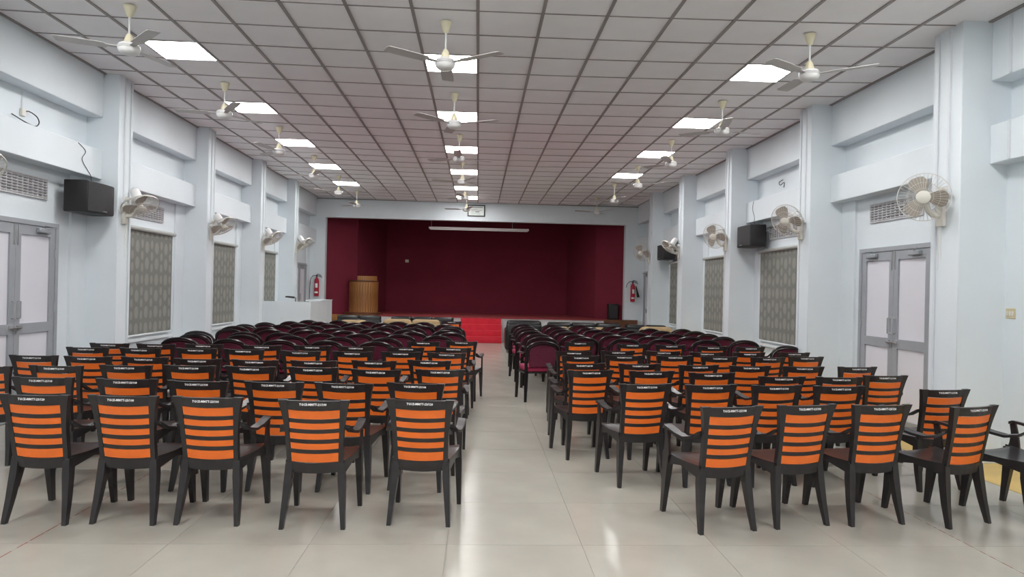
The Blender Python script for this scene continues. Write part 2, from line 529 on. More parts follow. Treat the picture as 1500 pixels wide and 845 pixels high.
cf = make_cfan(); first = True
for x, cn, rots in ((-3.27, 'lectern-side', (1.31, 1.1, .2, .9, 1.7, .4)), (-.355, 'middle', (1.57, 1.75, .5, 1.0, .25, .8)), (3.17, 'switchboard-side', (1.57, .3, .05, 1.4, .7, 1.1))):
    for i in range(6):
        o = cf if first else copy_tree(cf); first = False
        o.location = (x, 6.48 + 2.376 * i, ceil_z(x) - .012); o.rotation_euler = (0, 0, rots[i])
        tag(o, 'white three-bladed ceiling fan with cream canopy, %s column, %s from the stage' % (cn, ORD[6 - i]), 'fan', 'ceiling fans')


# ------------------------------------------------------------------ wall fans
def make_wfan():
    """local +y points away from the wall"""
    root = empty('wall_fan')
    MB().rbox(-.05, .05, 0, .045, -.13, .12, .015, 2).build('wall_plate', M['offwhite'], root)
    MB().tube([(0, .04, -.02), (0, .10, -.02), (0, .15, .02), (0, .17, .09)], [.032, .028, .026, .024], 8).build('bracket_arm', M['offwhite'], root)
    for dx in (-.02, .02):
        cdn = MB().tube([(dx, .03, -.13), (dx, .03, -.13 - (.30 if dx < 0 else .42))], .0025, 4).build('pull_cord', M['offwhite'], root)
    hd = MB().lathe([(.02, -.20), (.052, -.19), (.06, -.15), (.062, -.05), (.05, -.01), (.02, 0.0)], 16, 'y').build('motor_housing', M['fan_white'], root, (0, .19, .15))
    g = MB(); R = .225
    for (r, yy) in ((R, .045), (R, .055), (R * .62, .005), (R * .62, .105), (.08, -.005), (.085, .115)):
        g.tube([(r * math.cos(2 * PI * i / 28), yy, r * math.sin(2 * PI * i / 28)) for i in range(28)], .0045 if r == R else .0022, 4, True)
    for i in range(40):
        a = 2 * PI * i / 40; c, s_ = math.cos(a), math.sin(a)
        g.tube([(.04 * c, -.005, .04 * s_), (R * .62 * c, .005, R * .62 * s_), (R * .93 * c, .03, R * .93 * s_), (R * c, .05, R * s_),
                (R * .93 * c, .075, R * .93 * s_), (R * .62 * c, .105, R * .62 * s_), (.06 * c, .117, .06 * s_)], .0016, 3)
    g.build('guard', M['wire'], hd)
    MB().lathe([(.062, .108), (.062, .118), (.05, .126), (.0, .128)], 18, 'y').box(-.025, .025, .1275, .1285, -.004, .004).build('badge', M['offwhite'], hd)
    MB().lathe([(.035, 0.0), (.035, .07), (.015, .085)], 14, 'y').build('spinner', M['offwhite'], hd)
    for i in range(3):
        b = MB(); secs = []
        for (r, w0, w1) in ((.03, -.025, .03), (.08, -.06, .055), (.14, -.085, .075), (.185, -.07, .06), (.20, -.03, .03)):
            pts = []
            for (xx, dd) in ((w0, 0), (w1, 0), (w1, .003), (w0, .003)):
                pts.append((xx, .05 + xx * .35 + dd, r))
            secs.append(pts)
        b.sweep(secs, True)
        b.build('blade', M['wfan_blade'], hd, (0, 0, 0), (0, 2 * PI * i / 3 + .4, 0))
    return root


wf = make_wfan(); first = True


def head_rot(d, rz):
    v = Vector(d).normalized()
    v.rotate(Matrix.Rotation(-rz, 3, 'Z'))
    yaw = math.atan2(-v.x, v.y); pit = math.asin(max(-1, min(1, v.z)))
    return (pit, 0, yaw)


DL = [(.45, -.35, -.85), (.45, -.30, -.86), (.55, -.25, -.75), (.55, -.2, -.75), (.6, -.2, -.75)]
for i, (y, wd) in enumerate(PIL_L[2:]):
    o = wf if first else copy_tree(wf); first = False
    o.location = (PX_L, y + wd * .42, 2.37 if i < 4 else 2.42); o.rotation_euler = (0, 0, -PI / 2)
    [c for c in o.children if c.name.startswith('motor')][0].rotation_euler = head_rot(DL[i], -PI / 2)
    tag(o, 'off-white caged wall fan on the lectern-side wall, %s pillar from the stage' % ORD[5 - i], 'fan', 'wall fans')
DR = [(-.62, -.77, -.12), (-.75, -.55, -.40), (-.72, -.62, -.30), (-.55, -.15, -.75), (-.6, -.75, -.35)]
for i, (y, wd) in enumerate(PIL_R[2:]):
    o = copy_tree(wf)
    o.location = (PX_R, y + wd * (.62 if i else .55), 2.34 if i == 0 else 2.42); o.rotation_euler = (0, 0, PI / 2)
    [c for c in o.children if c.name.startswith('motor')][0].rotation_euler = head_rot(DR[i], PI / 2)
    tag(o, 'off-white caged wall fan on the switchboard-side wall, %s pillar from the stage' % ORD[5 - i], 'fan', 'wall fans')


# ------------------------------------------------------------------ doors
def make_door(n, loc, rz, width, h, label):
    """local x along the wall, +y into the room"""
    root = empty('door_%d' % n, loc, rz)
    d0, d1 = 0.0005, .05
    MB().box(-width / 2, -width / 2 + .05, d0, d1, 0, h).box(width / 2 - .05, width / 2, d0, d1, 0, h).box(-width / 2 + .05, width / 2 - .05, d0, d1, h - .05, h) \
        .build('door_frame', M['frame_grey'], root)
    lw = width / 2 - .053
    for s in (-1, 1):
        xa, xb = (-lw - .001, -.002) if s < 0 else (.002, lw + .001)
        st_ = .085
        lf = MB().box(xa, xa + st_, d0, .038, .008, h - .053).box(xb - st_, xb, d0, .038, .008, h - .053)
        for (z0, z1) in ((.008, .12), (.93, 1.04), (h - .16, h - .053)):
            lf.box(xa + st_, xb - st_, d0, .038, z0, z1)
        leaf = lf.build('door_leaf', M['frame_grey'], root)
        for (z0, z1) in ((.12, .93), (1.04, h - .16)):
            MB().box(xa + st_, xb - st_, .008, .020, z0, z1).build('panel', M['door_panel'], leaf)
        hx = s * .045
        MB().tube([(hx, .038, 1.10), (hx, .075, 1.10), (hx, .075, 1.28), (hx, .038, 1.28)], .008, 6).build('handle', M['steel'], leaf)
        cx0 = s * (lw - .24)
        MB().rbox(cx0 - .10, cx0 + .10, .038, .085, h - .125, h - .075, .008, 1).tube([(cx0, .075, h - .075), (cx0 + s * .12, .13, h - .06), (cx0 + s * .02, .06, h - .045)], .008, 5) \
            .build('door_closer', M['frame_grey'], leaf)
        MB().box(s * .03 - .006, s * .03 + .006, .038, .048, h - .28, h - .06).build('bolt', M['steel'], leaf)
        for z in (.3, 1.2, h - .35):
            xx = xa if s < 0 else xb
            MB().lathe([(.010, z - .05), (.010, z + .05)], 8, 'z', (xx, .042, 0)).build('hinge', M['frame_grey'], leaf)
    MB().tube([(-.11, .06, 1.0), (.11, .06, 1.0)], .007, 6).box(-.09, -.04, .038, .06, .98, 1.02).box(.04, .09, .038, .06, .98, 1.02).box(.0, .02, .05, .066, .93, 1.0) \
        .build('latch', M['steel'], root)
    tag(root, label, 'door', kind='structure')
    return root


make_door(1, (-XW, 7.46, 0), -PI / 2, 1.44, 2.16, 'grey framed double door with frosted panels on the lectern-side wall')
make_door(2, (XW, 7.80, 0), PI / 2, 1.42, 2.13, 'grey framed double door with frosted panels beside the switchboard')
make_door(3, (-XW, 18.95, 0), -PI / 2, 1.42, 2.13, 'grey framed double door beside the white booth near the stage')
make_door(4, (XW, 19.2, 0), PI / 2, 1.42, 2.13, 'grey framed double door near the hosed fire extinguisher')


# ------------------------------------------------------------------ ventilation grilles
def make_vent(wd, h):
    root = empty('vent_grille')
    MB().box(-wd / 2, wd / 2, .0005, .004, -h / 2, h / 2).build('backing', M['vent_dark'], root)
    t = .012
    MB().box(-wd / 2, wd / 2, .004, .02, h / 2 - t, h / 2).box(-wd / 2, wd / 2, .004, .02, -h / 2, -h / 2 + t) \
        .box(-wd / 2, -wd / 2 + t, .004, .02, -h / 2 + t, h / 2 - t).box(wd / 2 - t, wd / 2, .004, .02, -h / 2 + t, h / 2 - t).build('frame', M['vent'], root)
    nb = 7
    bl = MB().hexa([(-wd / 2 + t, .006, -.010), (wd / 2 - t, .006, -.010), (wd / 2 - t, .018, .003), (-wd / 2 + t, .018, .003)],
                   [(-wd / 2 + t, .006, -.004), (wd / 2 - t, .006, -.004), (wd / 2 - t, .018, .009), (-wd / 2 + t, .018, .009)]).mesh('slat', M['vent'])
    for i in range(nb):
        link('slat', bl, root, (0, 0, -h / 2 + t + (h - 2 * t) * (i + .5) / nb))
    bar = MB().box(-.003, .003, .005, .017, -h / 2 + t, h / 2 - t).mesh('divider', M['vent'])
    for i in range(1, 12):
        link('divider', bar, root, (-wd / 2 + wd * i / 12, 0, 0))
    return root


VENTS = [((-XW, 7.50, 2.535), -PI / 2, 'louvred vent grille above the door on the lectern-side wall'),
         ((XW, 7.84, 2.565), PI / 2, 'louvred vent grille above the door beside the switchboard'),
         ((-XW, 10.37, 2.55), -PI / 2, 'louvred vent grille above the lectern-side window nearest a door'),
         ((XW, 10.80, 2.57), PI / 2, 'louvred vent grille above the window beside the big black speaker')]
first = True
for i, (loc, rz, lab) in enumerate(VENTS):
    o = make_vent(1.02, .235) if i == 0 else copy_tree(v0)
    if i == 0: v0 = o
    o.location = loc; o.rotation_euler = (0, 0, rz)
    tag(o, lab, 'vent', 'vent grilles over doors and windows')


# ------------------------------------------------------------------ windows and roller blinds
def make_window(n, loc, rz, wd):
    root = empty('window_%d' % n, loc, rz)
    z0, z1 = .70, 2.30
    MB().box(-wd / 2, wd / 2, .0005, .02, z0, z0 + .05).box(-wd / 2, wd / 2, .0005, .02, z1 - .05, z1).box(-wd / 2, -wd / 2 + .05, .0005, .02, z0 + .05, z1 - .05) \
        .box(wd / 2 - .05, wd / 2, .0005, .02, z0 + .05, z1 - .05).box(-.025, .025, .0005, .02, z0 + .05, z1 - .05).build('window_frame', M['sill'], root)
    for s in (-1, 1):
        a, b = sorted((s * .025, s * (wd / 2 - .05)))
        MB().box(a, b, .003, .010, z0 + .05, z1 - .05).build('pane', M['glass'], root)
    MB().box(-wd / 2 - .03, wd / 2 + .03, .0005, .06, z0 - .045, z0).build('sill', M['sill'], root)
    return tag(root, kind='structure')


def make_blind(wd):
    root = empty('roller_blind')
    z0, z1 = .76, 2.27
    MB().lathe([(.03, -wd / 2 - .03), (.03, wd / 2 + .03)], 14, 'x', (0, .075, z1)).build('roller', M['blind_rail'], root)
    fb = MB(); secs = []
    N = 10
    vs = []; fs = []
    for i in range(N + 1):
        x = -wd / 2 + wd * i / N
        for (yy) in (.052, .055):
            for z in (z0, z1):
                vs.append((x, yy + .004 * math.sin(i * .9), z))
    for i in range(N):
        a = 4 * i; b = a + 4
        fs += [(a, b, b + 1, a + 1), (a + 2, a + 3, b + 3, b + 2), (a, a + 2, b + 2, b), (a + 1, b + 1, b + 3, a + 3)]
    fs += [(0, 1, 3, 2), (4 * N, 4 * N + 2, 4 * N + 3, 4 * N + 1)]
    fb.add(vs, fs).build('fabric', M['blind'], root)
    MB().rbox(-wd / 2, wd / 2, .045, .065, z0 - .03, z0 - .001, .006, 1).build('bottom_bar', M['sill'], root)
    MB().tube([(wd / 2 + .02, .09, z1), (wd / 2 + .02, .09, 1.2)], .003, 4).build('pull_chain', M['offwhite'], root)
    return root


WINS = [(-1, 9.60, 11.14), (-1, 12.42, 13.92), (-1, 15.18, 16.66), (1, 10.05, 11.58), (1, 12.98, 14.45), (1, 15.6, 17.1)]
for i, (s, a, b) in enumerate(WINS):
    rz = PI / 2 if s > 0 else -PI / 2
    make_window(i + 1, (s * XW, (a + b) / 2, 0), rz, b - a + .02)
    o = make_blind(1.48) if i == 0 else copy_tree(b0)
    if i == 0: b0 = o
    o.location = (s * XW, (a + b) / 2, 0); o.rotation_euler = (0, 0, rz)
    k = 3 - i % 3
    tag(o, 'grey patterned roller blind on the %s wall, %s window from the stage' % ('lectern-side' if s < 0 else 'switchboard-side', ORD[k]), 'blind', 'roller blinds')


# ------------------------------------------------------------------ wall speakers
def make_speaker():
    """grille faces +y, long axis x"""
    root = empty('wall_speaker')
    vs = []
    MB().rbox(-.29, .29, 0.03, .30, -.185, .185, .012, 2).build('case', M['speaker'], root)
    N = 8; top = []; 
    secs = []
    for i in range(N + 1):
        x = -.28 + .56 * i / N
        y = .30 + .045 * (1 - (x / .28) ** 2) + .006
        secs.append([(x, .295, -.175), (x, y, -.17), (x, y, .17), (x, .295, .175)])
    MB().sweep(secs, True).build('grille', M['black_cloth'], root)
    MB().box(-.04, .04, .346, .353, -.160, -.150).build('badge', M['steel'], root)
    MB().box(-.05, .05, -.075, .03, -.08, .08).build('wall_bracket', M['speaker'], root)
    return root


sp = make_speaker()
for i, (loc, rz, lab) in enumerate([((-XW + .0, 8.43, 2.50), -PI / 2, 'black wall speaker on the lectern-side wall beside the door'),
                                    ((XW - .0, 11.51, 2.52), PI / 2, 'black wall speaker beside the blind window next to the door bay'),
                                    ((XW - .0, 16.86, 2.53), PI / 2, 'black wall speaker close to the stage on the switchboard side')]):
    o = sp if i == 0 else copy_tree(sp)
    o.location = loc; o.rotation_euler = (0, 0, rz)
    if i == 0: o.location.x += .08
    else: o.location.x -= .08
    tag(o, lab, 'speaker', 'wall speakers')

# wires, conduits on the side walls
def wire(name, pts, r, label, m='rubber', cat='cable'):
    P = [Vector(p) for p in pts]; P = [P[0]] + P + [P[-1]]; out = []
    for i in range(1, len(P) - 2):
        for q in range(5):
            t = q / 5
            out.append(.5 * (2 * P[i] + (P[i + 1] - P[i - 1]) * t + (2 * P[i - 1] - 5 * P[i] + 4 * P[i + 1] - P[i + 2]) * t * t + (3 * P[i] - P[i - 1] - 3 * P[i + 1] + P[i + 2]) * t ** 3))
    tag(MB().tube(out + [P[-1]], r, 5).build(name, M[m]), label, cat)


xl = -XB + .004
wire('speaker_cable', [(xl, 8.25, 3.13), (xl, 8.40, 3.06), (xl + .006, 8.32, 2.95), (xl, 8.44, 2.85), (xl, 8.52, 2.785), (xl - .01, 8.55, 2.70)], .004,
     'thin twisted black speaker cable above the lectern-side speaker')
wire('loose_cable', [(-XW + .02, 7.56, 3.30), (-XW + .03, 7.63, 3.33), (-XW + .05, 7.73, 3.30), (-XW + .06, 7.76, 3.24), (-XW + .05, 7.72, 3.19), (-XW + .03, 7.60, 3.20), (-XW + .02, 7.38, 3.24)], .006,
     'looped black cable hanging from a small socket above a door')
wire('loose_cable', [(XW - .01, 10.85, 3.40), (XW - .03, 10.95, 3.37), (XW - .05, 10.86, 3.31), (XW - .03, 10.76, 3.34), (XW - .01, 10.82, 3.27)], .006,
     'short curled black cable above the blind beside the black speaker')
wire('speaker_cable', [(XB - .004, 11.55, 3.13), (XB - .006, 11.58, 3.0), (XB - .004, 11.5, 2.85), (XB - .006, 11.5, 2.785), (XB + .01, 11.5, 2.72)], .004,
     'thin black cable dropping to the speaker beside the blind')
sb = empty('cable_socket', (-XW, 7.56, 3.30), -PI / 2)
MB().rbox(-.035, .035, .0, .03, -.04, .04, .006, 1).build('box', M['offwhite'], sb)
MB().box(-.008, .008, .0, .012, .04, .22).build('conduit', M['conduit'], sb)
tag(sb, 'small white socket box between beams with looped cable', 'socket')

# switchboard on the right wall with its conduit drop
sw = empty('switchboard', (XW, 6.03, 1.40), PI / 2)
MB().rbox(-.06, .06, 0, .035, -.05, .05, .006, 1).build('box', M['switch'], sw)
for dx in (-.03, 0, .03):
    MB().rbox(dx - .011, dx + .011, .035, .041, -.022, .022, .002, 1).build('switch', M['offwhite'], sw)
MB().box(-.009, .009, 0, .014, .05, 1.38).build('conduit', M['conduit'], sw)
tag(sw, 'beige switchboard with a white conduit on the bare wall', 'switchboard')
for (x, z0, z1) in ((XB - .008, 3.56, 4.08), (XW - .008, 3.15, 3.54), (XB - .008, 2.79, 3.13)):
    MB().box(x - .008, x + .008, 5.86, 5.885, z0, z1).build('conduit', M['conduit'], bpy.data.objects['wall_right'])

# ------------------------------------------------------------------ framed notice, projector screen, plate
fr = empty('framed_notice', (-.095, YB, 3.64), PI)
MB().box(-.255, -.225, .0, .03, 0, .34).box(.225, .255, .0, .03, 0, .34).box(-.225, .225, .0, .03, 0, .03).box(-.225, .225, .0, .03, .31, .34).build('frame', M['speaker'], fr)
pp = MB().box(-.225, .225, .002, .012, .03, .31).build('paper', M['paper'], fr)
mb = MB()
for (x, z, L, h) in ((-.02, .262, .34, .022), (0.04, .215, .15, .008), (.0, .175, .30, .010), (-.03, .125, .12, .03), (.10, .13, .10, .010), (.02, .075, .26, .010)):
    mb.box(x - L / 2, x + L / 2, .012, .0125, z, z + h)
mb.build('print', M['ink'], pp)
tag(fr, 'black framed white notice above the stage opening', 'notice')
ps = empty('projector_screen', (-.005, 20.5, 3.28))
MB().rbox(-1.5, 1.5, -.04, .04, 0, .07, .02, 2).build('roller_case', M['screen_case'], ps)
MB().rbox(-1.46, 1.46, -.012, .012, -.02, -.0005, .005, 1).build('bottom_bar', M['fan_white'], ps)
for x in (-1.42, 1.0):
    MB().tube([(x, 0, .07), (x, 0, .60)], .006, 5).build('hanger', M['steel'], ps)
tag(ps, 'rolled-up projector screen in a pale case hanging over the stage', 'screen')
wp = empty('wall_plate', (-2.45, 23.6, 2.42), PI)
MB().rbox(-.06, .06, .0, .02, -.05, .05, .005, 1).box(-.02, .02, .02, .028, -.02, .02).build('plate', M['cream'], wp)
tag(wp, 'small pale socket plate on the maroon stage back', 'socket')


# ------------------------------------------------------------------ fire extinguishers
def extinguisher(loc, lab, horn):
    root = empty('fire_extinguisher', loc, PI)
    MB().lathe([(.0, 0), (.062, .004), (.068, .02), (.068, .44), (.055, .50), (.03, .53), (.022, .55)], 20, 'z', (0, .09, 0)).build('cylinder', M['red_metal'], root)
    MB().lathe([(.0688, .09), (.0688, .14)], 8, 'z', (0, .09, 0), (PI * .25, PI * .75)).lathe([(.0688, .25), (.0688, .37)], 8, 'z', (0, .09, 0), (PI * .38, PI * .7)).build('label_band', M['paper'], root)
    MB().lathe([(.02, .55), (.02, .60), (.012, .63)], 10, 'z', (0, .09, 0)).tube([(0, .09, .60), (-.08, .09, .585), (-.15, .09, .55)], .010, 6) \
        .tube([(0, .09, .63), (-.04, .09, .64), (-.13, .09, .60)], .008, 6).build('valve_handle', M['rubber'], root)
    if horn:
        MB().tube([(.02, .09, .60), (.09, .10, .60), (.17, .10, .54), (.20, .10, .42)], .009, 6).build('hose', M['rubber'], root)
        MB().tube([(-.09, .09, .47), (-.12, .09, .36), (-.165, .10, .17), (-.17, .10, .14)], [.014, .02, .038, .036], 8).build('discharge_horn', M['rubber'], root)
    else:
        MB().tube([(.02, .09, .60), (.10, .09, .60), (.17, .09, .52), (.19, .09, .34), (.20, .09, .05), (.20, .09, -.08)], .009, 6).build('hose', M['rubber'], root)
    MB().box(-.03, .03, 0, .03, .40, .46).build('bracket', M['steel'], root)
    return tag(root, lab, 'extinguisher', 'fire extinguishers beside the stage')


extinguisher((-4.66, YB, 1.20), 'red fire extinguisher with hanging hose beside the lectern', False)
extinguisher((4.58, YB, 1.23), 'red fire extinguisher with a black discharge horn beside the stage', True)

# ------------------------------------------------------------------ lectern
lc = empty('lectern', (-3.47, 21.0, ZSTAGE))
MB().lathe([(.56, .0), (.56, .05), (.52, .07)], 28, 'z').build('base', M['wood_dark'], lc)
sl = MB().box(-.036, .036, -.014, .014, .07, .98).mesh('slat', M['wood'])
NS = 19
for i in range(NS):
    a = -PI / 2 + (i - (NS - 1) / 2) * (PI * 1.05 / (NS - 1))
    x, yv = .42 * math.cos(a), .42 * math.sin(a)
    link('slat', sl, lc, (x, yv, 0), (0, 0, a + PI / 2))
MB().lathe([(.05, .965), (.405, .965), (.405, .99), (.43, 1.0), (.43, 1.03), (.05, 1.03)], 28, 'z').build('dark_band', M['wood_dark'], lc)
sl2 = MB().box(-.034, .034, -.012, .012, 1.03, 1.16).mesh('lip_slat', M['wood'])
for i in range(11):
    a = -PI / 2 + (i - 1.5) * (PI * .95 / 19)
    link('lip_slat', sl2, lc, (.40 * math.cos(a), .40 * math.sin(a), 0), (0, 0, a + PI / 2))
tag(lc, 'rounded wooden slat lectern standing on the stage', 'lectern')

# black speaker on the stage
ss = empty('floor_speaker', (4.12, 20.62, ZSTAGE))
MB().rbox(-.15, .15, -.12, .14, 0, .48, .012, 2).build('case', M['speaker'], ss)
MB().rbox(-.13, .13, -.135, -.119, .03, .45, .006, 1).build('grille', M['black_cloth'], ss)
tag(ss, 'black box speaker standing on the stage edge by the opening', 'speaker')

# white booth
bo = empty('booth_counter', (-3.66, 15.2, 0))
MB().box(-1.10, 0, 0, .03, 0, 1.15).build('front_panel', M['booth'], bo)
MB().box(-.03, 0, .0302, 2.2, 0, 1.15).build('side_panel', M['booth'], bo)
MB().box(-1.10, -.0302, .0302, 1.75, .85, .88).build('desk_top', M['booth'], bo)
MB().box(-.36, .012, 1.0, 2.2, 1.1502, 1.17).build('ledge', M['booth'], bo)
MB().lathe([(.012, 0), (.012, .02)], 8, 'y', (-.62, -.02, .78)).lathe([(.012, 0), (.012, .02)], 8, 'y', (-.06, -.02, .70)).build('screw_cap', M['steel'], bo)
tag(bo, 'white panelled booth counter beside the lectern-side wall', 'counter')
ml = empty('desk_microphone', (-4.20, 16.0, .88))
MB().lathe([(.07, 0), (.07, .02), (.02, .03)], 14, 'z').build('base', M['rubber'], ml)
MB().tube([(0, 0, .03), (0, 0, .34), (-.04, -.02, .36)], .012, 6).build('stem', M['rubber'], ml)
MB().tube([(-.02, -.01, .345), (-.16, -.04, .36), (-.22, -.05, .36)], [.024, .022, .018], 8).build('head', M['rubber'], ml)
tag(ml, 'small black stand with a sideways head inside the white booth', 'stand')


# ------------------------------------------------------------------ sofas (they face the stage, +y)
def make_sofa(name, wd, seats, m, label, group, loc, rz=0, h=.78, rounded=.06):
    root = empty(name, loc, rz)
    MB().rbox(-wd / 2 + .02, wd / 2 - .02, -.36, .40, .07, .30, .03, 2).build('base', m, root)
    aw = .17
    bk = MB().rbox(-wd / 2 + .02, wd / 2 - .02, -.42, -.26, .12, h - .08, .05, 3).build('backrest', m, root)
    cw = (wd - 2 * aw) / seats
    for i in range(seats):
        a = -wd / 2 + aw + i * cw
        MB().rbox(a + .004, a + cw - .004, -.25, .42, .295, .44, .05, 3).build('seat_cushion', m, root)
        a2 = -wd / 2 + .03 + i * (wd - .06) / seats
        MB().rbox(a2 + .003, a2 + (wd - .06) / seats - .003, -.41, -.14, h - (.30 if seats == 1 else .22), h, rounded if seats > 1 else min(.13, rounded * 1.2), 4).build('back_cushion', m, root)
    for s in (-1, 1):
        a, b = sorted((s * (wd / 2 - aw), s * wd / 2))
        MB().rbox(a, b, -.40, .44, .06, .58, .06, 3).build('armrest', m, root)
        for yy in (-.34, .36):
            MB().lathe([(.02, 0), (.028, .08)], 8, 'z', (s * (wd / 2 - .09), yy, 0)).build('foot', M['wood_dark'], root)
    return tag(root, label, 'sofa', group)


GS = 'sofas in front of the stage'
make_sofa('armchair_sofa', .90, 1, M['leather'], 'black leather single sofa next to the red steps', GS, (1.13, 16.75, 0))
make_sofa('leather_sofa', 1.78, 3, M['leather'], 'long black leather three-seat sofa facing the stage', GS, (2.49, 16.15, 0))
make_sofa('leather_sofa', 1.02, 2, M['leather'], 'black leather two-seat sofa against the switchboard-side wall', GS, (3.93, 16.05, 0), 0, .76)
make_sofa('fabric_armchair', .80, 1, M['beige'], 'beige fabric armchair with a rounded back among maroon chairs', GS, (3.78, 14.55, 0), 0, .80, .11)
make_sofa('fabric_sofa', 1.75, 3, M['beige'], 'long beige fabric sofa on the switchboard side', GS, (2.25, 14.95, 0), 0, .74)
make_sofa('fabric_armchair', .72, 1, M['beige'], 'beige fabric armchair in front of the white booth and lectern', GS, (-2.62, 14.95, 0), 0, .80, .11)
make_sofa('fabric_sofa', 1.36, 2, M['beige'], 'beige fabric sofa between lectern and red steps', GS, (-1.49, 15.95, 0), 0, .79, .09)
make_sofa('leather_sofa', 1.1, 2, M['leather'], 'black leather sofa directly below the lectern', GS, (-2.85, 17.0, 0), 0, .82)
make_sofa('leather_sofa', 1.6, 3, M['leather'], 'black leather sofa beside the lectern side of the red steps', GS, (-1.35, 17.25, 0), 0, .80)


# ------------------------------------------------------------------ orange slatted plastic armchair (faces +y)
HT = .81


def yb(z):                       # centre plane of the leaning backrest
    t = (z - .34) / (.81 - .34)
    return -.185 - .085 * t - .03 * max(0, t - .6) ** 2


def make_label_mesh(txt):
    cu = bpy.data.curves.new('t', 'FONT'); cu.body = txt; cu.size = .019; cu.align_x = 'CENTER'; cu.offset = 0.0007
    cu.resolution_u = 1
    to = bpy.data.objects.new('t', cu); COL.objects.link(to)
    dg = bpy.context.evaluated_depsgraph_get()
    me = bpy.data.meshes.new_from_object(to.evaluated_get(dg))
    bpy.data.objects.remove(to)
    me.materials.clear(); me.materials.append(M['paint_white'])
    me.name = 'painted_label'
    return me


LAB = [make_label_mesh(t) for t in ('TGCE-MMTT-23/100', 'TGCE-MMTT-23/120', 'TGCE-MMTT-21/100', 'TGCE-MMTT-25/108')]


def xo(z):   # outer edge of the side posts
    t = (z - .30) / .51
    return .172 + .012 * t + .034 * max(0, (t - .45) / .55) ** 2


def xi(z):
    t = (z - .30) / .51
    return .140 + .022 * t


def bow(x, z):
    return -.020 * (1 - min(1, abs(x) / .17) ** 2)


def back_strip(mb, z0, z1, hw0, hw1, th, n=6, dz=0.0, off=0.0, dz1=None):
    secs = []
    for i in range(n + 1):
        t = -1 + 2 * i / n
        xa, xb_ = t * hw0, t * hw1
        ya, yb_ = yb(z0) + bow(xa, z0) + off, yb(z1) + bow(xb_, z1) + off
        sag = dz * (1 - t * t); sag1 = sag if dz1 is None else dz1 * (1 - t * t)
        secs.append([(xa, ya - th / 2, z0 - sag), (xa, ya + th / 2, z0 - sag), (xb_, yb_ + th / 2, z1 - sag1), (xb_, yb_ - th / 2, z1 - sag1)])
    mb.sweep(secs, False)


